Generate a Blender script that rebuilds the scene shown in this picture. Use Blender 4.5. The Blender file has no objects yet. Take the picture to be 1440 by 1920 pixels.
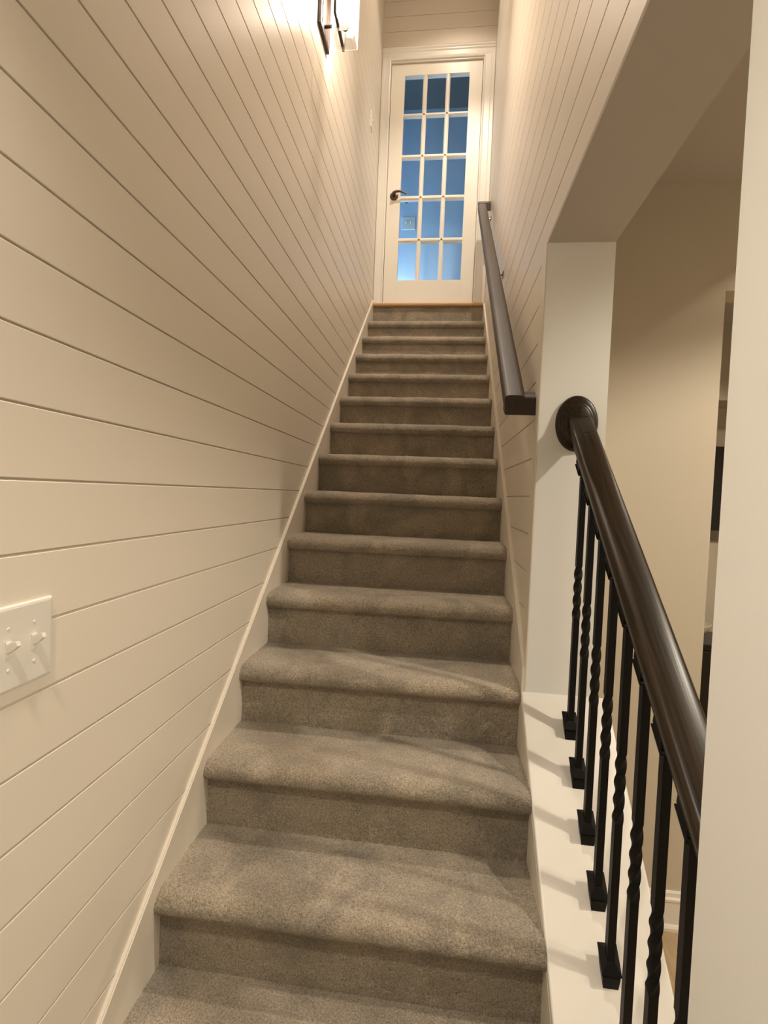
import bpy, bmesh, math, random
import numpy as np
from mathutils import Vector, Matrix, noise
random.seed(7)
S = bpy.context.scene
COL = S.collection
PI = math.pi

# ---------------------------------------------------------------- materials
def mat(name, col, rough=0.5, metal=0.0, spec=0.5, bump=0.0, bscale=200.0, bdist=0.001, coat=0.0):
    m = bpy.data.materials.new(name); m.use_nodes = True
    nt = m.node_tree; b = nt.nodes['Principled BSDF']
    b.inputs['Base Color'].default_value = (*col, 1)
    b.inputs['Roughness'].default_value = rough
    b.inputs['Metallic'].default_value = metal
    b.inputs['Specular IOR Level'].default_value = spec
    b.inputs['Coat Weight'].default_value = coat
    if bump > 0:
        tc = nt.nodes.new('ShaderNodeTexCoord'); n = nt.nodes.new('ShaderNodeTexNoise')
        n.inputs['Scale'].default_value = bscale; n.inputs['Detail'].default_value = 3
        bp = nt.nodes.new('ShaderNodeBump'); bp.inputs['Strength'].default_value = bump
        bp.inputs['Distance'].default_value = bdist
        nt.links.new(tc.outputs['Object'], n.inputs['Vector'])
        nt.links.new(n.outputs['Fac'], bp.inputs['Height'])
        nt.links.new(bp.outputs['Normal'], b.inputs['Normal'])
    return m

WALLC = (0.80, 0.765, 0.69)
M_ship = mat('shiplap_paint', (0.80, 0.735, 0.635), 0.40, bump=0.10, bscale=60, bdist=0.0015)
M_wall = mat('wall_paint', (0.92, 0.925, 0.90), 0.55, bump=0.15, bscale=260, bdist=0.0008)
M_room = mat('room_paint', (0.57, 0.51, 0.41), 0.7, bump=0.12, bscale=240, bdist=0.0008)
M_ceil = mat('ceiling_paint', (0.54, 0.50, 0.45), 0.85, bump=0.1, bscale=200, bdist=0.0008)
M_trim = mat('trim_paint', (0.82, 0.79, 0.73), 0.32, bump=0.05, bscale=40, bdist=0.001)
M_door = mat('door_paint', (0.86, 0.82, 0.74), 0.35)
M_plast = mat('switch_plastic', (0.78, 0.745, 0.68), 0.3)
M_iron = mat('black_iron', (0.004, 0.0032, 0.003), 0.5, 0.0, 0.22, bump=0.1, bscale=300)
M_bronze = mat('dark_bronze', (0.10, 0.065, 0.045), 0.35, 0.7)
M_sconce = mat('sconce_metal', (0.030, 0.020, 0.017), 0.45, 0.3)
M_brass = mat('antique_brass', (0.42, 0.28, 0.13), 0.35, 0.9)
M_black = mat('black_gloss', (0.006, 0.005, 0.006), 0.25)
M_cream = mat('cream_glaze', (0.80, 0.72, 0.60), 0.4)
M_hall = mat('hall_paint', (0.52, 0.66, 0.78), 0.7)
M_hallceil = mat('hall_ceiling_shade', (0.10, 0.12, 0.12), 0.8)  # dark base colour stands in for the shade on the hall ceiling

def wood(name, c1, c2, rough, scale=(40, 3, 40), coat=0.0, slope=0):
    m = bpy.data.materials.new(name); m.use_nodes = True; nt = m.node_tree; b = nt.nodes['Principled BSDF']
    tc = nt.nodes.new('ShaderNodeTexCoord'); mp = nt.nodes.new('ShaderNodeMapping')
    if slope:      # grain runs along the sloping rail
        mp.vector_type = 'TEXTURE'; mp.inputs['Rotation'].default_value = (math.atan(slope), 0, 0)
        mp.inputs['Scale'].default_value = tuple(1/v for v in scale)
    else: mp.inputs['Scale'].default_value = scale
    n = nt.nodes.new('ShaderNodeTexNoise'); n.inputs['Scale'].default_value = 2.0; n.inputs['Detail'].default_value = 8; n.inputs['Distortion'].default_value = 0.6
    r = nt.nodes.new('ShaderNodeValToRGB'); r.color_ramp.elements[0].color = (*c1, 1); r.color_ramp.elements[1].color = (*c2, 1)
    r.color_ramp.elements[0].position = 0.3; r.color_ramp.elements[1].position = 0.7
    nt.links.new(tc.outputs['Object'], mp.inputs['Vector']); nt.links.new(mp.outputs['Vector'], n.inputs['Vector'])
    nt.links.new(n.outputs['Fac'], r.inputs['Fac']); nt.links.new(r.outputs['Color'], b.inputs['Base Color'])
    bp = nt.nodes.new('ShaderNodeBump'); bp.inputs['Strength'].default_value = 0.15; bp.inputs['Distance'].default_value = 0.001
    nt.links.new(n.outputs['Fac'], bp.inputs['Height']); nt.links.new(bp.outputs['Normal'], b.inputs['Normal'])
    b.inputs['Roughness'].default_value = rough; b.inputs['Coat Weight'].default_value = coat; b.inputs['Specular IOR Level'].default_value = 0.32
    b.inputs['Coat Roughness'].default_value = 0.3
    return m
M_rail = wood('espresso_wood', (0.009, 0.0055, 0.0025), (0.040, 0.025, 0.013), 0.33, (75, 2.5, 75), slope=0.835)
M_wrail = wood('dark_stained_wood', (0.038, 0.027, 0.021), (0.062, 0.046, 0.037), 0.45, (60, 2.5, 60), slope=0.826)
M_oak = wood('oak_threshold', (0.52, 0.31, 0.14), (0.64, 0.42, 0.21), 0.4, (4, 60, 60))
M_floor = wood('plank_floor', (0.42, 0.30, 0.18), (0.52, 0.39, 0.25), 0.5, (30, 3, 3))

def carpet():
    m = bpy.data.materials.new('carpet_pile'); m.use_nodes = True; nt = m.node_tree; b = nt.nodes['Principled BSDF']
    tc = nt.nodes.new('ShaderNodeTexCoord')
    fine = nt.nodes.new('ShaderNodeTexNoise'); fine.inputs['Scale'].default_value = 520; fine.inputs['Detail'].default_value = 2
    mid = nt.nodes.new('ShaderNodeTexNoise'); mid.inputs['Scale'].default_value = 240; mid.inputs['Detail'].default_value = 3; mid.inputs['Roughness'].default_value = 0.7
    big = nt.nodes.new('ShaderNodeTexNoise'); big.inputs['Scale'].default_value = 5.5; big.inputs['Detail'].default_value = 5; big.inputs['Distortion'].default_value = 1.2
    for n in (fine, mid, big): nt.links.new(tc.outputs['Object'], n.inputs['Vector'])
    r1 = nt.nodes.new('ShaderNodeValToRGB'); r1.color_ramp.elements[0].color = (0.190, 0.158, 0.117, 1); r1.color_ramp.elements[1].color = (0.60, 0.515, 0.40, 1)
    r1.color_ramp.elements[0].position = 0.30; r1.color_ramp.elements[1].position = 0.70
    nt.links.new(mid.outputs['Fac'], r1.inputs['Fac'])
    r2 = nt.nodes.new('ShaderNodeValToRGB'); r2.color_ramp.elements[0].color = (0.78, 0.79, 0.79, 1); r2.color_ramp.elements[1].color = (1.14, 1.12, 1.09, 1)
    r2.color_ramp.elements[0].position = 0.36; r2.color_ramp.elements[1].position = 0.64
    nt.links.new(big.outputs['Fac'], r2.inputs['Fac'])
    mx = nt.nodes.new('ShaderNodeMix'); mx.data_type = 'RGBA'; mx.blend_type = 'MULTIPLY'; mx.inputs['Factor'].default_value = 1
    nt.links.new(r1.outputs['Color'], mx.inputs[6]); nt.links.new(r2.outputs['Color'], mx.inputs[7])
    nt.links.new(mx.outputs[2], b.inputs['Base Color'])
    b.inputs['Roughness'].default_value = 1.0; b.inputs['Specular IOR Level'].default_value = 0.1
    b.inputs['Sheen Weight'].default_value = 0.25; b.inputs['Sheen Roughness'].default_value = 0.6
    ad = nt.nodes.new('ShaderNodeMath'); ad.operation = 'ADD'
    nt.links.new(fine.outputs['Fac'], ad.inputs[0]); nt.links.new(mid.outputs['Fac'], ad.inputs[1])
    bp = nt.nodes.new('ShaderNodeBump'); bp.inputs['Strength'].default_value = 0.9; bp.inputs['Distance'].default_value = 0.004
    nt.links.new(ad.outputs[0], bp.inputs['Height']); nt.links.new(bp.outputs['Normal'], b.inputs['Normal'])
    return m
M_carpet = carpet()

def glass(name, tint, gloss_rough=0.03):
    m = bpy.data.materials.new(name); m.use_nodes = True; nt = m.node_tree
    for n in list(nt.nodes): nt.nodes.remove(n)
    o = nt.nodes.new('ShaderNodeOutputMaterial'); t = nt.nodes.new('ShaderNodeBsdfTransparent'); g = nt.nodes.new('ShaderNodeBsdfGlossy')
    t.inputs['Color'].default_value = (*tint, 1); g.inputs['Roughness'].default_value = gloss_rough
    lw = nt.nodes.new('ShaderNodeLayerWeight'); lw.inputs['Blend'].default_value = 0.5; x = nt.nodes.new('ShaderNodeMixShader')
    pw = nt.nodes.new('ShaderNodeMath'); pw.operation = 'POWER'; pw.inputs[1].default_value = 5.0
    f = nt.nodes.new('ShaderNodeMath'); f.operation = 'MULTIPLY_ADD'; f.inputs[1].default_value = 0.6; f.inputs[2].default_value = 0.05
    nt.links.new(lw.outputs['Facing'], pw.inputs[0]); nt.links.new(pw.outputs[0], f.inputs[0])
    nt.links.new(f.outputs[0], x.inputs['Fac']); nt.links.new(t.outputs[0], x.inputs[1]); nt.links.new(g.outputs[0], x.inputs[2])
    nt.links.new(x.outputs[0], o.inputs['Surface'])
    return m
M_pane = glass('pane_glass', (0.92, 0.96, 0.98))
for _n in M_pane.node_tree.nodes:
    if _n.type == 'MATH' and _n.operation == 'MULTIPLY_ADD': _n.inputs[2].default_value = 0.025
M_shade = glass('seeded_shade_glass', (0.96, 0.96, 0.96))
_nt = M_shade.node_tree; _tl = _nt.nodes.new('ShaderNodeBsdfTranslucent'); _tl.inputs['Color'].default_value = (0.95, 0.95, 0.95, 1)
_mx = _nt.nodes.new('ShaderNodeMixShader'); _mx.inputs['Fac'].default_value = 0.16
_out = [n for n in _nt.nodes if n.type == 'OUTPUT_MATERIAL'][0]; _src = _out.inputs['Surface'].links[0].from_socket
_nt.links.new(_src, _mx.inputs[1]); _nt.links.new(_tl.outputs[0], _mx.inputs[2]); _nt.links.new(_mx.outputs[0], _out.inputs['Surface'])

def emis(name, col, st):
    m = bpy.data.materials.new(name); m.use_nodes = True; b = m.node_tree.nodes['Principled BSDF']
    b.inputs['Base Color'].default_value = (*col, 1)
    b.inputs['Emission Color'].default_value = (*col, 1); b.inputs['Emission Strength'].default_value = st
    return m

# ---------------------------------------------------------------- mesh helpers
def box(bm, x0, x1, y0, y1, z0, z1, bev=0.0):
    v = [bm.verts.new(p) for p in ((x0,y0,z0),(x1,y0,z0),(x1,y1,z0),(x0,y1,z0),(x0,y0,z1),(x1,y0,z1),(x1,y1,z1),(x0,y1,z1))]
    fs = [bm.faces.new([v[i] for i in f]) for f in ((0,3,2,1),(4,5,6,7),(0,1,5,4),(1,2,6,5),(2,3,7,6),(3,0,4,7))]
    if bev > 0:
        es = list({e for f in fs for e in f.edges})
        bmesh.ops.bevel(bm, geom=es, offset=bev, segments=2, affect='EDGES', profile=0.5)
    return v

def prism(bm, pts, vec):
    """extrude a closed polygon (3-D points) along vec"""
    vec = Vector(vec)
    a = [bm.verts.new(p) for p in pts]; b = [bm.verts.new(Vector(p) + vec) for p in pts]
    n = len(pts)
    bm.faces.new(a); bm.faces.new(list(reversed(b)))
    for i in range(n):
        bm.faces.new([a[i], b[i], b[(i+1) % n], a[(i+1) % n]])

def tube(bm, pts, r, seg=12, caps=True):
    """round bar along a polyline; r scalar or per point"""
    pts = [Vector(p) for p in pts]; rings = []
    for i, p in enumerate(pts):
        d = (pts[min(i+1, len(pts)-1)] - pts[max(i-1, 0)]).normalized()
        u = d.cross(Vector((0, 0, 1)));
        if u.length < 1e-3: u = d.cross(Vector((0, 1, 0)))
        u.normalize(); w = u.cross(d); rr = r[i] if isinstance(r, (list, tuple)) else r
        rings.append([bm.verts.new(p + rr*(math.cos(2*PI*k/seg)*u + math.sin(2*PI*k/seg)*w)) for k in range(seg)])
    for a, b in zip(rings, rings[1:]):
        for k in range(seg): bm.faces.new([a[k], a[(k+1) % seg], b[(k+1) % seg], b[k]])
    if caps: bm.faces.new(list(reversed(rings[0]))); bm.faces.new(rings[-1])

def lathe(bm, prof, c, axis, seg=32, sx=1.0, sy=1.0):
    """prof = [(r, h)], about axis through c"""
    c = Vector(c); a = Vector(axis).normalized()
    u = a.cross(Vector((0, 0, 1)))
    if u.length < 1e-3: u = Vector((1, 0, 0))
    u.normalize(); w = u.cross(a); rings = []
    for r, h in prof:
        if r < 1e-6: rings.append([bm.verts.new(c + a*h)]); continue
        rings.append([bm.verts.new(c + a*h + r*sx*math.cos(2*PI*k/seg)*u + r*sy*math.sin(2*PI*k/seg)*w) for k in range(seg)])
    for p, q in zip(rings, rings[1:]):
        for k in range(seg):
            k2 = (k+1) % seg
            if len(p) == 1 and len(q) > 1: bm.faces.new([p[0], q[k2], q[k]])
            elif len(q) == 1 and len(p) > 1: bm.faces.new([p[k], p[k2], q[0]])
            elif len(p) > 1: bm.faces.new([p[k], p[k2], q[k2], q[k]])

def obj(name, bm, m, parent=None, smooth=False, angle=35):
    bmesh.ops.recalc_face_normals(bm, faces=bm.faces)
    off = parent_world(parent) if parent else Vector((0, 0, 0))
    if parent: bmesh.ops.translate(bm, verts=bm.verts, vec=-off)
    me = bpy.data.meshes.new(name); bm.to_mesh(me); bm.free()
    me.materials.append(m)
    if smooth:
        me.polygons.foreach_set('use_smooth', [True]*len(me.polygons))
        me.set_sharp_from_angle(angle=math.radians(angle))
    o = bpy.data.objects.new(name, me); COL.objects.link(o)
    if parent: o.parent = parent
    return o

def parent_world(o):
    v = Vector((0, 0, 0))
    while o: v += o.location; o = o.parent
    return v

def thing(name, label, cat, loc=(0, 0, 0), group=None):
    o = bpy.data.objects.new(name, None); COL.objects.link(o); o.location = loc
    o.empty_display_size = 0.1
    o['label'] = label; o['category'] = cat
    if group: o['group'] = group
    return o
def tag(o, label, cat, group=None):
    o['label'] = label; o['category'] = cat
    if group: o['group'] = group
    return o
def struct(name, bm, m, parent=None, **k):
    o = obj(name, bm, m, parent, **k)
    if not parent: o['kind'] = 'structure'
    return o

# ---------------------------------------------------------------- measures
T, R, W = 0.2283, 0.19, 0.881          # run, rise, carpet width
PN, ND = 0.029, 0.054                  # nosing projection and thickness
FLOOR = -0.76
LX, RX = -0.0105, 0.893                  # shiplap faces
PX0, PX1, PY = 0.894, 1.08, 0.43       # end of the right wall
SOF = 1.695                            # soffit height
NY = -0.54                             # near wall end
DY = 3.0                               # door wall
TOP = 5.05
RC = 2.2                               # ceiling of the lower room
LC = 1.96                              # ceiling over the foot of the stairs
WY = 1.0                               # facing wall in the room
def capz(y): return 0.373 + 0.868*(y - PY)
def skl(y): return 0.055 + 0.8343*y
def skr(y): return 0.095 + 0.811*y

# ---------------------------------------------------------------- shiplap walls
def shiplap_profile(face, back, z0, z1, g0, sp):
    """closed (x, z) outline, grooved on the face side"""
    s = 1 if back > face else -1
    d, w = 0.006*s, 0.0019
    pts = [(back, z0), (face, z0)]
    n = math.ceil((z0 - g0)/sp)
    while g0 + n*sp < z1 - 0.01:
        z = g0 + n*sp
        if z > z0 + 0.01:
            pts += [(face, z-w-0.0012), (face+0.001*s, z-w), (face+d, z-w), (face+d, z+w), (face+0.001*s, z+w), (face, z+w+0.0012)]
        n += 1
    pts += [(face, z1), (back, z1)]
    return pts

def shiplap_wall(bm, face, back, y0, y1, z0, z1, g0, sp):
    prism(bm, [(x, y0, z) for x, z in shiplap_profile(face, back, z0, z1, g0, sp)], (0, y1-y0, 0))

bm = bmesh.new(); shiplap_wall(bm, LX, -0.14, -2.4, DY+0.12, FLOOR-0.05, TOP, 0.9477, 0.1130)
struct('wall_left', bm, M_ship)
bm = bmesh.new()
shiplap_wall(bm, RX, PX1, PY+0.02, DY+0.12, FLOOR-0.05, TOP, 0.959, 0.1182)
struct('wall_right', bm, M_ship)
bm = bmesh.new()
shiplap_wall(bm, RX, PX1, -2.4, PY+0.02, SOF+0.01, TOP, 0.959, 0.1182)
struct('wall_header', bm, M_ship)
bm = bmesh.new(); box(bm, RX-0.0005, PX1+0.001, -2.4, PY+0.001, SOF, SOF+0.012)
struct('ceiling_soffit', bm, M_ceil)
# plaster end of the right wall
bm = bmesh.new(); box(bm, PX0-0.001, PX1+0.002, PY, PY+0.025, FLOOR, SOF)
struct('wall_pillar', bm, M_wall)
# corner board
bm = bmesh.new(); box(bm, RX-0.0035, RX+0.001, PY, 0.497, FLOOR, SOF, 0.0008)
struct('trim_1', bm, M_ship)
# near wall beside the lowest steps
bm = bmesh.new(); box(bm, 0.895, PX1, -2.4, NY, FLOOR, SOF)
struct('wall_near', bm, M_wall)
# knee wall under the sloped cap
bm = bmesh.new()
prism(bm, [(RX, NY, FLOOR), (RX, PY, FLOOR), (RX, PY, capz(PY)-0.02), (RX, NY, capz(NY)-0.02)], (PX1-RX, 0, 0))
struct('wall_knee', bm, M_wall)
# sloped cap, rounded edges
bm = bmesh.new()
cx0, cx1, ct = 0.8815, 1.128, 0.024
prof = []
r = 0.006
for cx, cz, a0 in ((cx0+r, -r, 180), (cx1-r, -r, 90)):
    for i in range(5):
        a = math.radians(a0 - i*22.5); prof.append((cx + r*math.cos(a), cz + r*math.sin(a)))
prof += [(cx1, -ct), (cx0, -ct)]
prism(bm, [(x, PY, capz(PY)+z) for x, z in prof], (0, NY-PY, capz(NY)-capz(PY)))
struct('trim_2', bm, M_trim, smooth=True)
# scotia under the cap on the room side
bm = bmesh.new()
prism(bm, [(PX1, PY, capz(PY)-ct), (PX1+0.02, PY, capz(PY)-ct), (PX1+0.02, PY, capz(PY)-ct-0.02), (PX1+0.008, PY, capz(PY)-ct-0.06), (PX1, PY, capz(PY)-ct-0.06)], (0, NY-PY, capz(NY)-capz(PY)))
struct('trim_3', bm, M_trim)

# skirt boards
bm = bmesh.new()
y0, y1 = -0.95, T*13-0.002
prism(bm, [(LX-0.002, y0, FLOOR), (LX-0.002, y0, skl(y0)), (LX-0.002, y1, skl(y1)), (LX-0.002, y1, 2.3), (LX-0.002, 0, FLOOR)], (0.0125, 0, 0))
bmesh.ops.bevel(bm, geom=[e for e in bm.edges if all(v.co.x > LX and abs(v.co.z-skl(v.co.y)) < .001 for v in e.verts)], offset=0.003, segments=2, affect='EDGES')
struct('trim_4', bm, M_ship)
bm = bmesh.new()
y0 = PY
def kz(y): return capz(y)-ct-0.001
prism(bm, [(W, -0.95, FLOOR), (W, -0.95, FLOOR+0.08), (W, NY-0.001, skr(NY)), (W, NY, kz(NY)), (W, PY, kz(PY)), (W, PY+0.001, skr(PY)), (W, y1, skr(y1)), (W, y1, 2.3), (W, 0, FLOOR)], (RX-W+0.002, 0, 0))
struct('trim_5', bm, M_ship)

# ---------------------------------------------------------------- staircase
stair = thing('staircase', 'straight enclosed staircase covered in grey-beige cut pile carpet rising to the glazed door', 'staircase', (W/2, 0, FLOOR))
def carpet_strip(prof, name, k, nx=210):
    """prof: list of (y, z) points; dense strip across the width with pile displacement"""
    # resample at 5 mm
    P = [Vector((0, *p)) for p in prof]; out = [P[0]]
    for a, b in zip(P, P[1:]):
        n = max(1, int((b-a).length/0.0048))
        for i in range(1, n+1): out.append(a.lerp(b, i/n))
    N = []
    for i in range(len(out)):
        d = (out[min(i+1, len(out)-1)] - out[max(i-1, 0)]).normalized()
        N.append(Vector((0, -d.z, d.y)))
    bm = bmesh.new(); rows = []
    for i, p in enumerate(out):
        row = []
        for j in range(nx+1):
            x = (W)*j/nx
            q = Vector((x, p.y, p.z))
            h = noise.noise(q*95)*0.0016 + noise.noise(q*9)*0.0022 + random.uniform(-1, 1)*0.0011
            row.append(bm.verts.new(q + N[i]*h + Vector((0, random.uniform(-1, 1), 0))*0.0008))
        rows.append(row)
    for a, b in zip(rows, rows[1:]):
        for j in range(nx): bm.faces.new([a[j], a[j+1], b[j+1], b[j]])
    o = obj(name, bm, M_carpet, stair, smooth=True, angle=180)
    return o
def tread_profile(k):
    y, z = k*T, k*R
    pts = [(y+0.004, z-ND)]
    lo, hi = 0.021, ND-0.021            # lower and upper half heights
    for i in range(1, 7):               # tucked under side
        a = math.radians(270 - i*15); pts.append((y-PN+0.022 + 0.022*math.cos(a), z-hi + lo*math.sin(a)))
    for i in range(1, 11):              # waterfall front
        a = math.radians(180 - i*9); pts.append((y-PN+0.040 + 0.040*math.cos(a), z-hi + hi*math.sin(a)))
    # slight crown to the flat
    pts += [(y+0.05, z+0.0012), (y+T+0.004, z)]
    return pts
for k in range(-3, 13):
    carpet_strip(tread_profile(k), 'tread', k, 210 if k < 5 else 120)
for k in range(-3, 14):
    z0 = (k-1)*R; z1 = k*R-ND+0.004 if k < 13 else k*R+0.002
    carpet_strip([(k*T, z0-0.002), (k*T, z1)], 'riser', k, 210 if k < 5 else 120)
# oak nosing of the landing
bm = bmesh.new()
pr = [(T*13+0.05, 2.472), (T*13-0.018, 2.472), (T*13-0.026, 2.478), (T*13-0.028, 2.485), (T*13-0.026, 2.492), (T*13-0.018, 2.498), (T*13+0.05, 2.498)]
prism(bm, [(0.0, y, z) for y, z in pr], (W, 0, 0))
n_ = obj('landing_nosing', bm, M_oak, stair, smooth=True); n_['label'] = 'orange oak strip at the top edge'

# ---------------------------------------------------------------- balustrade
BX = 1.004
def rb(y): return 0.797 + 0.835*y      # underside of the rail
bal = thing('balustrade', 'dark wood stair railing with oval wall rosette and twisted black iron balusters', 'railing', (BX, PY, 0.3))
# handrail: moulded profile, sheared along the slope
hp = [(-0.020, 0.0), (-0.0265, 0.001), (-0.0285, 0.004), (-0.0285, 0.009), (-0.0265, 0.0115), (-0.0265, 0.014), (-0.0285, 0.016), (-0.030, 0.0175), (-0.0335, 0.024), (-0.0345, 0.032), (-0.0345, 0.042),
      (-0.0335, 0.0485), (-0.0305, 0.0535), (-0.026, 0.0565), (-0.018, 0.0585), (-0.008, 0.0597), (0, 0.060)]
hp = hp + [(-x, z) for x, z in reversed(hp[:-1])]
bm = bmesh.new()
ya, yb = PY-0.012, NY
prism(bm, [(BX+x, ya, rb(ya)+z) for x, z in hp], (0, yb-ya, rb(yb)-rb(ya)))
obj('handrail', bm, M_rail, bal, smooth=True, angle=32)
# rosette (oval)
bm = bmesh.new()
lathe(bm, [(0, 0.024), (0.034, 0.024), (0.038, 0.021), (0.041, 0.014), (0.047, 0.012), (0.054, 0.011), (0.0585, 0.007), (0.060, 0.0), (0.060, -0.001), (0, -0.001)],
      (0.999, PY-0.0005, 1.175), (0, -1, 0), 64, 1.0, 1.36)
ro = obj('rosette', bm, M_rail, bal, smooth=True, angle=50)
# balusters
BARH = 0.84
def bar_mesh():
    bm = bmesh.new(); h = 0.0079; zs = []
    z = 0.0; rings = []
    tz0, tz1 = 0.325, 0.472
    for z in [0.0, 0.05, tz0-0.01] + [tz0 + (tz1-tz0)*i/48 for i in range(49)] + [tz1+0.01, BARH]:
        t = min(1, max(0, (z-tz0)/(tz1-tz0))); a = t*2*PI
        rings.append([bm.verts.new((BX + h*math.sqrt(2)*math.cos(a+PI/4+i*PI/2), math.sqrt(2)*h*math.sin(a+PI/4+i*PI/2), z)) for i in range(4)])
    for a, b in zip(rings, rings[1:]):
        for i in range(4): bm.faces.new([a[i], a[(i+1) % 4], b[(i+1) % 4], b[i]])
    bm.faces.new(list(reversed(rings[0]))); bm.faces.new(rings[-1])
    return bm
def shoe_mesh(s, flip=1, tall=0.0):
    """square pitched shoe around the bar: tapered block, thin flange, small hipped top; s = slope"""
    bm = bmesh.new()
    def ring(h, z): return [bm.verts.new((BX+dx*h, dy*h, z*flip + s*dy*h)) for dx, dy in ((-1,-1),(1,-1),(1,1),(-1,1))]
    rs = [ring(0.0150, 0.0), ring(0.0175, 0.026+tall), ring(0.0175, 0.0275+tall), ring(0.0125, 0.029+tall), ring(0.0125, 0.031+tall), ring(0.0195, 0.033+tall), ring(0.0195, 0.0355+tall), ring(0.010, 0.043+tall), ring(0.0085, 0.044+tall)]
    for a, b in zip(rs, rs[1:]):
        for i in range(4): bm.faces.new([a[i], a[(i+1) % 4], b[(i+1) % 4], b[i]])
    bm.faces.new(list(reversed(rs[0]))); bm.faces.new(rs[-1])
    return bm
def baluster(y, src=None):
    z = capz(y)
    if src is None:
        b = obj('baluster', bar_mesh(), M_iron); 
        lo = obj('base_shoe', shoe_mesh(0.868), M_iron); up = obj('top_shoe', shoe_mesh(0.835, -1, 0.016), M_iron)
    else:
        b, lo, up = (o.copy() for o in src)
        for o in (b, lo, up): COL.objects.link(o)
    b.parent = bal; b.location = (-BX, y - PY, z - 0.3)
    lo.parent = b; lo.location = (0, 0, 0)
    up.parent = b; up.location = (0, 0, rb(y) - z + 0.001)
    return b, lo, up
first = None
for k in range(8):
    t_ = baluster(0.345 - 0.0945*k, first)
    if first is None: first = t_

# ---------------------------------------------------------------- wall handrail
wr = thing('wall_handrail', 'dark stained wood handrail bracketed to the right shiplap wall above the steps', 'handrail', (0.83, 0.5, 1.2))
def wz(y): return 1.262 + 0.826*(y-0.4736)      # top of left edge
WX0, WX1 = 0.797, 0.858
wp = [(WX0+0.004, -0.058), (WX0, -0.050), (WX0+0.003, -0.036), (WX0, -0.022), (WX0-0.001, -0.010), (WX0+0.002, -0.003), (WX0+0.007, 0.0008), (WX0+0.014, 0.0018), ((WX0+WX1)/2, 0.0022),
      (WX1-0.014, 0.0018), (WX1-0.007, 0.0008), (WX1-0.002, -0.003), (WX1+0.001, -0.010), (WX1, -0.022), (WX1-0.003, -0.036), (WX1, -0.050), (WX1-0.004, -0.058)]
bm = bmesh.new(); ya, yb = 0.4736, 2.84
prism(bm, [(x, ya, wz(ya)+z) for x, z in wp], (0, yb-ya, wz(yb)-wz(ya)))
obj('rail', bm, M_wrail, wr, smooth=True, angle=28)
for (y, nm) in ((0.4736, 0), (2.84, 1)):      # returns to the wall, same section turned
    bm = bmesh.new(); zc = wz(y)
    d = 1 if nm == 0 else -1
    # section in the (y, z) plane leaning with the rail, swept along x
    sec = [(0.0, -0.058), (-0.001, -0.010), (0.006, 0.002), (0.020, 0.008), (0.040, 0.020), (0.050, 0.024), (0.053, 0.018), (0.053, -0.034)]
    if nm: sec = [(-0.053, -0.10), (-0.053, -0.04), (-0.03, -0.02), (0.0, 0.004), (0.0, -0.058)]
    prism(bm, [(WX0+0.002, y+a, zc+b) for a, b in sec], (RX-WX0-0.0015, 0, 0))
    obj('wall_return', bm, M_wrail, wr, smooth=True, angle=40)
for y in (0.60, 1.65, 2.70):
    bm = bmesh.new(); z = wz(y)-0.062
    lathe(bm, [(0, 0.006), (0.012, 0.006), (0.02, 0.003), (0.022, 0), (0, 0)], (RX, y, z-0.03), (-1, 0, 0), 20)
    tube(bm, [(RX-0.004, y, z-0.03), (RX-0.03, y, z-0.034), (RX-0.048, y, z-0.024), (RX-0.058, y, z-0.006), (RX-0.06, y, z+0.004)], 0.006, 10)
    box(bm, RX-0.078, RX-0.046, y-0.022, y+0.022, z-0.002, z+0.003)
    for v in bm.verts:
        if v.co.z > z-0.003 and v.co.x < RX-0.044: v.co.z += 0.826*(v.co.y-y)
    obj('bracket', bm, M_brass, wr, smooth=True)

# ---------------------------------------------------------------- door wall
GZ = [(2.705, 3.012), (3.047, 3.352), (3.386, 3.682), (3.714, 4.015), (4.040, 4.335)]
GX = [(0.178, 0.327), (0.361, 0.510), (0.544, 0.695)]
SX0, SX1, SZ0, SZ1 = 0.068, 0.797, 2.506, 4.425
OX0, OX1, OZ1 = 0.055, 0.812, 4.445           # opening
bm = bmesh.new()
g = 0.9477 + 0.1148*int((OZ1-0.9477)/0.1148)
prof = []
def door_wall_profile(z0, z1, g0, sp):
    pts = [(DY+0.12, z0), (DY, z0)]; n = math.ceil((z0-g0)/sp); w = 0.0019
    while g0+n*sp < z1-0.01:
        z = g0+n*sp
        if z > z0+0.01: pts += [(DY, z-w), (DY+0.006, z-w), (DY+0.006, z+w), (DY, z+w)]
        n += 1
    return pts + [(DY, z1), (DY+0.12, z1)]
prism(bm, [(LX-0.01, y, z) for y, z in door_wall_profile(OZ1, TOP, 4.67, 0.118)], (RX-LX+0.02, 0, 0))
box(bm, LX-0.01, OX0, DY, DY+0.12, 2.2, OZ1); box(bm, OX1, RX+0.01, DY, DY+0.12, 2.2, OZ1)
box(bm, OX0, OX1, DY, DY+0.12, 2.2, 2.47)
struct('wall_back', bm, M_ship)
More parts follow.
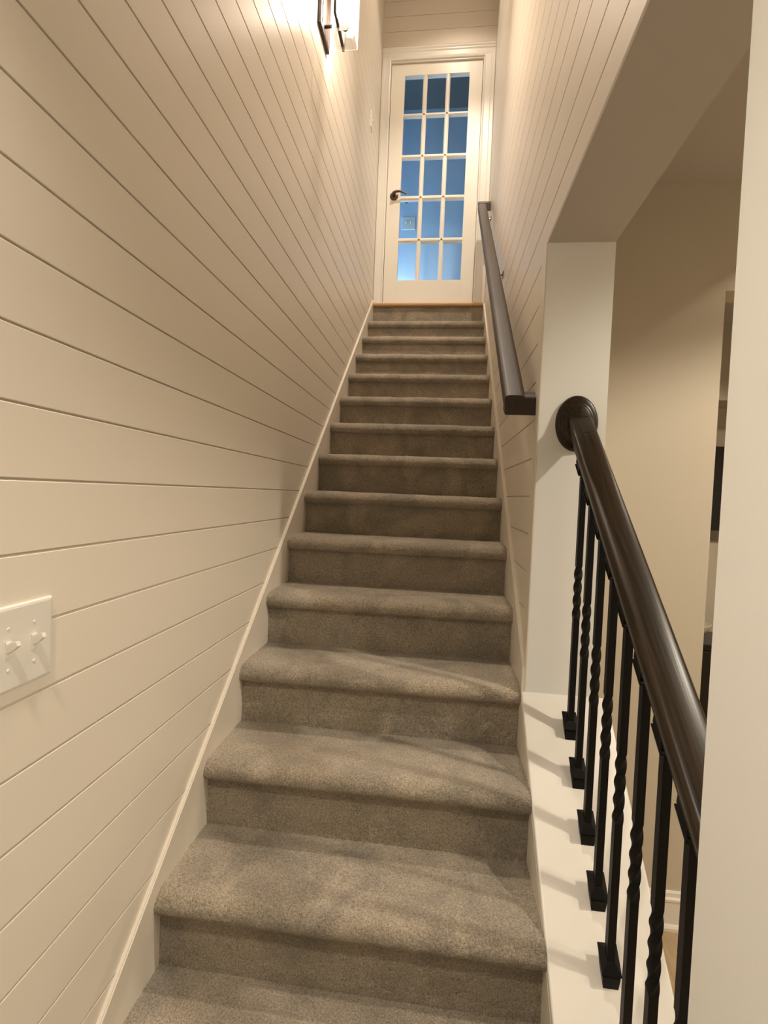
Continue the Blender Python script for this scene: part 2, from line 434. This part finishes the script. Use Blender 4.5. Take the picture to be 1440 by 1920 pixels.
# casing: stepped profile, legs and head
def casing_leg(bm, xin, xout):
    s = 1 if xout > xin else -1
    w = abs(xout-xin)
    pr = [(0, 0), (0, -0.011), (0.006, -0.014), (0.012, -0.012), (w*0.62, -0.014), (w*0.70, -0.019), (w-0.004, -0.020), (w, -0.017), (w, 0)]
    prism(bm, [(xin + s*a, DY+b, 2.498) for a, b in pr], (0, 0, OZ1+0.005-2.498))
bm = bmesh.new()
casing_leg(bm, OX0+0.006, LX+0.002); casing_leg(bm, OX1-0.006, RX-0.002)
pr = [(0.0, 0.0), (0.0, -0.011), (0.012, -0.014), (0.020, -0.012), (0.050, -0.014), (0.058, -0.021), (0.066, -0.021), (0.074, -0.028), (0.084, -0.030), (0.088, -0.026), (0.088, 0.0)]
prism(bm, [(LX+0.002, DY+b, OZ1-0.004+a) for a, b in pr], (RX-LX-0.004, 0, 0))
struct('trim_6', bm, M_trim)
# jamb with stop
bm = bmesh.new()
box(bm, OX0, SX0-0.003, DY-0.001, DY+0.12, 2.498, OZ1); box(bm, SX1+0.003, OX1, DY-0.001, DY+0.12, 2.498, OZ1)
box(bm, SX0-0.003, SX1+0.003, DY-0.001, DY+0.12, SZ1+0.004, OZ1)
box(bm, OX0, OX1, DY+0.058, DY+0.09, SZ1-0.012, SZ1+0.006)
box(bm, OX0, SX0+0.012, DY+0.058, DY+0.09, 2.498, SZ1); box(bm, SX1-0.012, OX1, DY+0.058, DY+0.09, 2.498, SZ1)
struct('trim_7', bm, M_trim)
# landing floor / threshold in front of and below the door
bm = bmesh.new(); box(bm, LX, RX, T*13+0.049, DY+0.95, 2.40, 2.4975)
struct('floor_landing', bm, M_oak)
# the slab, rails, stiles and bars
bm = bmesh.new()
y0, y1 = DY+0.014, DY+0.056
xs = [SX0] + [v for p in GX for v in p] + [SX1]; zs = [SZ0] + [v for p in GZ for v in p] + [SZ1]
def bar(bm, x0, x1, z0, z1, bev):
    box(bm, x0, x1, y0+bev, y1-bev, z0, z1)
box(bm, SX0, GX[0][0], y0, y1, SZ0, SZ1, 0.001); box(bm, GX[2][1], SX1, y0, y1, SZ0, SZ1, 0.001)
box(bm, GX[0][0], GX[2][1], y0, y1, SZ0, GZ[0][0]); box(bm, GX[0][0], GX[2][1], y0, y1, GZ[4][1], SZ1)
def muntin(bm, a, b, fixed0, fixed1, vert):
    m = (a+b)/2
    sec = [(a, y1-0.008), (a, y0+0.010), (m-0.006, y0+0.001), (m+0.006, y0+0.001), (b, y0+0.010), (b, y1-0.008)]
    if vert: prism(bm, [(p, q, fixed0) for p, q in sec], (0, 0, fixed1-fixed0))
    else: prism(bm, [(fixed0, q, p) for p, q in sec], (fixed1-fixed0, 0, 0))
for i in range(2): muntin(bm, GX[i][1], GX[i+1][0], GZ[0][0], GZ[4][1], True)
for i in range(4): muntin(bm, GZ[i][1], GZ[i+1][0], GX[0][0], GX[2][1], False)
door = struct('door_1', bm, M_door)
bm = bmesh.new(); box(bm, GX[0][0]-0.004, GX[2][1]+0.004, DY+0.033, DY+0.037, GZ[0][0]-0.004, GZ[4][1]+0.004)
gp = obj('glass_panes', bm, M_pane, door); gp['label'] = 'fifteen clear glass panes'
hx, hz = 0.128, 3.382
hd = None
bm = bmesh.new()
lathe(bm, [(0, 0.012), (0.022, 0.012), (0.030, 0.009), (0.034, 0.003), (0.034, 0), (0, 0)], (hx, y0, hz), (0, -1, 0), 32)
lathe(bm, [(0, 0.012), (0.022, 0.012), (0.030, 0.009), (0.034, 0.003), (0.034, 0), (0, 0)], (hx, y1, hz), (0, 1, 0), 32)
tube(bm, [(hx, y0, hz), (hx, y0-0.045, hz)], 0.011, 14); tube(bm, [(hx, y1, hz), (hx, y1+0.045, hz)], 0.011, 14)
hd = obj('door_handle', bm, M_bronze, door, smooth=True); hd['label'] = 'dark bronze lever handle'
for s, yy in ((-1, y0-0.045), (1, y1+0.045)):
    bm = bmesh.new()
    tube(bm, [(hx-0.006, yy, hz), (hx+0.02, yy+s*0.003, hz+0.010), (hx+0.05, yy, hz+0.012), (hx+0.08, yy-s*0.004, hz+0.006), (hx+0.102, yy-s*0.006, hz-0.008)], [0.010, 0.0095, 0.008, 0.0075, 0.007], 12)
    obj('lever', bm, M_bronze, hd, smooth=True)

# ---------------------------------------------------------------- hallway beyond the glass door
HY, HZ = 3.85, 4.70
bm = bmesh.new(); box(bm, -1.3, 2.2, HY, HY+0.1, 2.3, HZ+0.2); struct('wall_hall', bm, M_hall)
bm = bmesh.new(); box(bm, -1.4, -1.3, DY+0.12, HY+0.1, 2.3, HZ+0.2); struct('wall_hall_left', bm, M_hall)
bm = bmesh.new(); box(bm, 2.2, 2.3, DY+0.12, HY+0.1, 2.3, HZ+0.2); struct('wall_hall_right', bm, M_hall)
bm = bmesh.new(); box(bm, -1.3, LX-0.1, DY+0.1, DY+0.12, 2.3, HZ+0.2); box(bm, RX+0.1, 2.2, DY+0.1, DY+0.12, 2.3, HZ+0.2); struct('wall_hall_near', bm, M_hall)
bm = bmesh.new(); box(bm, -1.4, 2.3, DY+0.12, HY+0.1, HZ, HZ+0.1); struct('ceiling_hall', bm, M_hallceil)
bm = bmesh.new(); box(bm, -1.4, LX, DY+0.05, HY+0.1, 2.40, 2.4975); box(bm, RX, 2.3, DY+0.05, HY+0.1, 2.40, 2.4975); struct('floor_hall', bm, M_oak)

# ---------------------------------------------------------------- ceilings, room, floor
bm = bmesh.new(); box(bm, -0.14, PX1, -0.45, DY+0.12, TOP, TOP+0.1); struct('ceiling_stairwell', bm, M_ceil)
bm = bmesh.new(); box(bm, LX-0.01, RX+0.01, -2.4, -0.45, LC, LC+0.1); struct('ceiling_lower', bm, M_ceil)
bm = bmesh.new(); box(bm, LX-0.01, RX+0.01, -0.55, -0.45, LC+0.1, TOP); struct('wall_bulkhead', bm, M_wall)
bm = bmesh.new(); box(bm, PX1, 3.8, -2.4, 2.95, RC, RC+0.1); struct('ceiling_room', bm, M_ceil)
bm = bmesh.new(); box(bm, -0.14, 3.8, -2.5, 2.95, FLOOR-0.1, FLOOR); struct('floor', bm, M_floor)
bm = bmesh.new(); box(bm, -0.14, 3.8, -2.5, -2.4, FLOOR, RC+0.1); struct('wall_behind', bm, M_wall)
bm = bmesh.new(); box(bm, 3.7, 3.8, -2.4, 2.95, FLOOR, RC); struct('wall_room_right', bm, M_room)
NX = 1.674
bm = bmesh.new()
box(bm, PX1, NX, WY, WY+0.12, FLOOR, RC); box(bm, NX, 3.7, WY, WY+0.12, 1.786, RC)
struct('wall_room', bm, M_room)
# far wall with a television recess
fx0, fx1, fz0, fz1, FY = 1.4, 3.0, 0.70, 1.69, 2.6
for b in ((PX1, fx0, FY, FY+0.34, FLOOR, RC), (fx1, 3.7, FY, FY+0.34, FLOOR, RC), (fx0, fx1, FY, FY+0.34, FLOOR, fz0), (fx0, fx1, FY, FY+0.34, fz1, RC), (fx0, fx1, FY+0.3, FY+0.34, fz0, fz1)):
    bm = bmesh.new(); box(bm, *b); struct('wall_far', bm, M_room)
# baseboard on the facing wall
bm = bmesh.new()
pr = [(0, 0), (-0.026, 0), (-0.026, 0.012), (-0.020, 0.020), (-0.014, 0.022), (-0.014, 0.112), (-0.019, 0.118), (-0.019, 0.126), (-0.010, 0.130), (-0.010, 0.146), (-0.006, 0.152), (0, 0.152)]
prism(bm, [(PX1, WY+a, FLOOR+b) for a, b in pr], (NX-PX1, 0, 0))
struct('baseboard_room', bm, M_trim)

# ---------------------------------------------------------------- things in the far room
def zf(z, y): return 0.947 + (z-0.947)*(y+1.068)/(WY+1.068)
tv = thing('television', 'black flat screen television standing in the recess of the far wall', 'television', (2.35, FY+0.12, fz0))
bm = bmesh.new(); box(bm, 1.62, 2.72, FY+0.12, FY+0.16, zf(0.857, FY+0.09), zf(1.1226, FY+0.09)+0.12, 0.004); obj('screen_housing', bm, M_black, tv)
bm = bmesh.new(); box(bm, 1.635, 2.705, FY+0.1185, FY+0.1195, zf(0.857, FY+0.09)+0.015, zf(1.1226, FY+0.09)+0.105); obj('screen', bm, M_black, tv)
bm = bmesh.new(); box(bm, 2.05, 2.3, FY+0.11, FY+0.22, fz0, fz0+0.008); box(bm, 2.14, 2.2, FY+0.13, FY+0.15, fz0+0.008, fz0+0.12); obj('stand', bm, M_black, tv)
CY = 2.2
cz = zf(0.405, CY)
cab = thing('cabinet', 'tall glossy black cabinet standing behind the corner of the room wall', 'cabinet', (2.5, CY+0.2, FLOOR))
bm = bmesh.new(); box(bm, 1.95, 3.0, CY, CY+0.35, FLOOR+0.06, cz, 0.004); obj('body', bm, M_black, cab)
bm = bmesh.new(); box(bm, 1.98, 2.47, CY-0.018, CY, FLOOR+0.09, cz-0.04, 0.003); obj('door', bm, M_black, cab)
bm = bmesh.new(); box(bm, 2.48, 2.97, CY-0.018, CY, FLOOR+0.09, cz-0.04, 0.003); obj('door', bm, M_black, cab)
bm = bmesh.new(); box(bm, 1.98, 2.97, CY+0.03, CY+0.32, FLOOR, FLOOR+0.06); obj('plinth', bm, M_black, cab)
bm = bmesh.new()
lathe(bm, [(0, 0.0), (0.05, 0.0), (0.055, 0.008), (0.10, 0.03), (0.14, 0.065), (0.155, 0.10), (0.150, 0.102), (0.135, 0.068), (0.095, 0.036), (0, 0.02)], (2.245, CY+0.17, cz+0.0005), (0, 0, 1), 40)
tag(obj('bowl', bm, M_cream, smooth=True, angle=60), 'cream bowl standing on the black cabinet at the room corner', 'bowl')

# ---------------------------------------------------------------- light switches
def switch(nm, label, loc, w, h, axis, toggles, m=M_plast):
    """plate centred at loc; local u along the wall, n out of it"""
    t = thing(nm, label, 'light switch', loc)
    u, n = axis; u = Vector(u); n = Vector(n); L = Vector(loc); up = Vector((0, 0, 1))
    def P(a, b, c): return L + u*a + n*c + up*b
    def prec(bm, rings):
        rs = [[bm.verts.new(P(a*sx, b*sz, c)) for sx, sz in ((-1,-1),(1,-1),(1,1),(-1,1))] for a, b, c in rings]
        for p, q in zip(rs, rs[1:]):
            for i in range(4): bm.faces.new([p[i], p[(i+1) % 4], q[(i+1) % 4], q[i]])
        bm.faces.new(rs[0]); bm.faces.new(rs[-1])
    bm = bmesh.new()
    prec(bm, [(w/2, h/2, 0), (w/2, h/2, 0.003), (w/2-0.0015, h/2-0.0015, 0.0055), (w/2-0.005, h/2-0.005, 0.0065)])
    obj('plate', bm, m, t)
    for a in toggles:
        bm = bmesh.new()
        c0 = [(-0.0052, -0.012), (0.0052, -0.012), (0.0052, 0.012), (-0.0052, 0.012)]
        A = [bm.verts.new(P(a+p, q, 0.0060)) for p, q in c0]; B = [bm.verts.new(P(a+p, q, 0.0080)) for p, q in c0]
        C = [bm.verts.new(P(a+p*0.75, 0.0+q*0.80, 0.0082)) for p, q in c0]
        for r1, r2 in ((A, B), (B, C)):
            for i in range(4): bm.faces.new([r1[i], r1[(i+1) % 4], r2[(i+1) % 4], r2[i]])
        bm.faces.new(C)
        # lever pointing up
        lv = [[(-0.0043, -0.005, 0.007), (0.0043, -0.005, 0.007), (0.0043, 0.008, 0.007), (-0.0043, 0.008, 0.007)],
              [(-0.0041, 0.000, 0.016), (0.0041, 0.000, 0.016), (0.0041, 0.012, 0.013), (-0.0041, 0.012, 0.013)],
              [(-0.0034, 0.008, 0.0245), (0.0034, 0.008, 0.0245), (0.0034, 0.0145, 0.022), (-0.0034, 0.0145, 0.022)]]
        rs = [[bm.verts.new(P(a+p, q, c)) for p, q, c in rr] for rr in lv]
        for p, q in zip(rs, rs[1:]):
            for i in range(4): bm.faces.new([p[i], p[(i+1) % 4], q[(i+1) % 4], q[i]])
        bm.faces.new(rs[-1])
        obj('toggle', bm, m, t)
        for sz in (-1, 1):
            bm = bmesh.new()
            lathe(bm, [(0, 0.0016), (0.0022, 0.0012), (0.0030, 0), (0, 0)], P(a, sz*0.031, 0.0063), n, 14)
            obj('screw', bm, m, t, smooth=True)
    return t
switch('light_switch', 'white double toggle light switch plate on the near shiplap wall', (LX, -0.3970, 0.6962), 0.121, 0.128, ((0, 1, 0), (1, 0, 0)), (-0.0232, 0.0232))
switch('light_switch', 'small white single toggle light switch on the left wall near the door', (LX, 2.585, 3.667), 0.072, 0.118, ((0, 1, 0), (1, 0, 0)), (0.0,))
switch('light_switch', 'double toggle light switch seen through the door glass on the blue hall wall', (0.180, HY, 3.615), 0.135, 0.125, ((1, 0, 0), (0, -1, 0)), (-0.0232, 0.0232))

# ---------------------------------------------------------------- wall sconce
SYc, SZc = 1.178, 3.001
sc = thing('wall_sconce', 'dark metal sconce with clear glass shade glowing high on the left wall', 'wall lamp', (LX, SYc, SZc))
def ring_frame(x, y0_, y1_, z0_, z1_, w, d):
    bm = bmesh.new()
    box(bm, x, x+d, y0_, y0_+w, z0_, z1_, 0.0015); box(bm, x, x+d, y1_-w, y1_, z0_, z1_, 0.0015)
    box(bm, x, x+d, y0_+w, y1_-w, z0_, z0_+w, 0.0015); box(bm, x, x+d, y0_+w, y1_-w, z1_-w, z1_, 0.0015)
    return bm
obj('frame', ring_frame(LX, 1.100, 1.262, SZc-0.005, SZc+0.30, 0.016, 0.016), M_sconce, sc)
obj('frame', ring_frame(0.069, 1.060, 1.252, SZc-0.005, SZc+0.30, 0.014, 0.012), M_sconce, sc)
bm = bmesh.new()
box(bm, LX, LX+0.012, 1.148, 1.208, SZc+0.0, SZc+0.30, 0.002)
obj('backplate', bm, M_sconce, sc)
bm = bmesh.new(); tube(bm, [(LX+0.01, SYc, SZc+0.045), (0.0935, SYc, SZc+0.045)], 0.007, 12); obj('arm', bm, M_sconce, sc, smooth=True)
bm = bmesh.new(); lathe(bm, [(0, -0.008), (0.017, -0.008), (0.018, 0.0), (0.018, 0.026), (0.014, 0.03), (0, 0.03)], (0.0965, SYc, SZc+0.040), (0, 0, 1), 24); obj('socket', bm, M_sconce, sc, smooth=True)
bm = bmesh.new(); lathe(bm, [(0, 0.0), (0.011, 0.0), (0.013, 0.015), (0.022, 0.04), (0.029, 0.062), (0.030, 0.075), (0.026, 0.090), (0.015, 0.102), (0, 0.105)], (0.0965, SYc, SZc+0.070), (0, 0, 1), 24)
obj('bulb', bm, emis('bulb_glow', (1.0, 0.82, 0.66), 400.0), sc, smooth=True, angle=80)
bm = bmesh.new()
def shade_ring(h, z): return [bm.verts.new((0.0965+dx*h, SYc+dy*h, z)) for dx, dy in ((-1,-1),(1,-1),(1,1),(-1,1))]
rs = [shade_ring(0.050, SZc-0.02), shade_ring(0.050, SZc+0.24), shade_ring(0.048, SZc+0.24), shade_ring(0.048, SZc-0.02), ]
for a, b in ((0, 1), (1, 2), (2, 3), (3, 0)):
    for i in range(4): bm.faces.new([rs[a][i], rs[a][(i+1) % 4], rs[b][(i+1) % 4], rs[b][i]])
obj('glass_shade', bm, M_shade, sc)

# ---------------------------------------------------------------- lights
def lamp(name, kind, loc, energy, col, size=0.04, **k):
    d = bpy.data.lights.new(name, kind); d.energy = energy; d.color = col
    if kind in ('POINT', 'SPOT'): d.shadow_soft_size = size
    if kind == 'SPOT': d.spot_size = math.radians(k.get('angle', 110)); d.spot_blend = k.get('blend', 0.2)
    if kind == 'AREA': d.shape = 'RECTANGLE'; d.size = k['sx']; d.size_y = k['sy']
    o = bpy.data.objects.new(name, d); COL.objects.link(o); o.location = loc
    o.rotation_euler = k.get('rot', (0, 0, 0))
    return o
WARM = (1.0, 0.74, 0.46)
lamp('stair_downlight', 'SPOT', (0.22, -0.98, LC-0.01), 69, (1.0, 0.88, 0.72), 0.05, angle=134, blend=0.95)
lamp('room_spot', 'SPOT', (2.35, -0.20, RC-0.01), 138, (1.0, 0.88, 0.71), 0.04, angle=140, blend=0.3)
lamp('room_spot', 'SPOT', (2.15, 0.85, RC-0.01), 14, (1.0, 0.84, 0.66), 0.04, angle=110, blend=0.06)
lamp('far_downlight', 'SPOT', (2.2, 1.7, RC-0.01), 34, (1.0, 0.84, 0.64), 0.05, angle=140, blend=0.3)
lamp('landing_spot', 'SPOT', (0.60, 2.30, TOP-0.02), 26, (1.0, 0.83, 0.66), 0.05, angle=130, blend=0.4)
lamp('landing_spot', 'SPOT', (0.80, 1.62, TOP-0.02), 170, (1.0, 0.86, 0.70), 0.05, angle=52, blend=0.9, rot=(math.radians(33), math.radians(8), 0))  # added spot, tilted to brighten the lower door; no known fixture
lamp('room_spot', 'SPOT', (3.40, -0.60, RC-0.01), 85, (1.0, 0.87, 0.70), 0.05, angle=150, blend=0.4)  # extra unseen spot, added to lift the left wall and pillar
lamp('stairwell_fill', 'SPOT', (0.52, 1.20, TOP-0.02), 270, (1.0, 0.85, 0.69), 0.05, angle=66, blend=0.8)  # made-up fill, added to brighten the middle of the left wall
lamp('hall_daylight', 'AREA', (-1.25, 3.45, 2.85), 58, (0.34, 0.64, 1.0), sx=0.6, sy=1.4, rot=(0, math.radians(-90), 0))
lamp('hall_light', 'POINT', (0.10, 3.72, 2.86), 4.0, (0.8, 0.9, 1.0), 0.04)

w = bpy.data.worlds.new('world'); S.world = w; w.use_nodes = True
w.node_tree.nodes['Background'].inputs[0].default_value = (1.0, 0.8, 0.6, 1); w.node_tree.nodes['Background'].inputs[1].default_value = 0.0

# ---------------------------------------------------------------- camera
yaw, pitch, roll, f = -0.1141, -0.0356, 0.0402, 923.2641
fwd = Vector((math.sin(yaw)*math.cos(pitch), math.cos(yaw)*math.cos(pitch), math.sin(pitch)))
right = Vector((math.cos(yaw), -math.sin(yaw), 0)); up = right.cross(fwd)
r_ = math.cos(roll)*right + math.sin(roll)*up; u_ = -math.sin(roll)*right + math.cos(roll)*up
cd = bpy.data.cameras.new('camera'); cam = bpy.data.objects.new('camera', cd); COL.objects.link(cam)
cam.matrix_world = Matrix(((r_.x, u_.x, -fwd.x, 0.6169), (r_.y, u_.y, -fwd.y, -1.0681), (r_.z, u_.z, -fwd.z, 0.9468), (0, 0, 0, 1)))
cd.sensor_fit = 'VERTICAL'; cd.sensor_height = 36; cd.sensor_width = 27; cd.lens = f/1920*36; cd.clip_start = 0.02; cd.clip_end = 60
S.camera = cam
S.view_settings.view_transform = 'Standard'; S.view_settings.look = 'None'; S.view_settings.exposure = 0.0; S.view_settings.gamma = 1.0
S.view_settings.use_curve_mapping = False
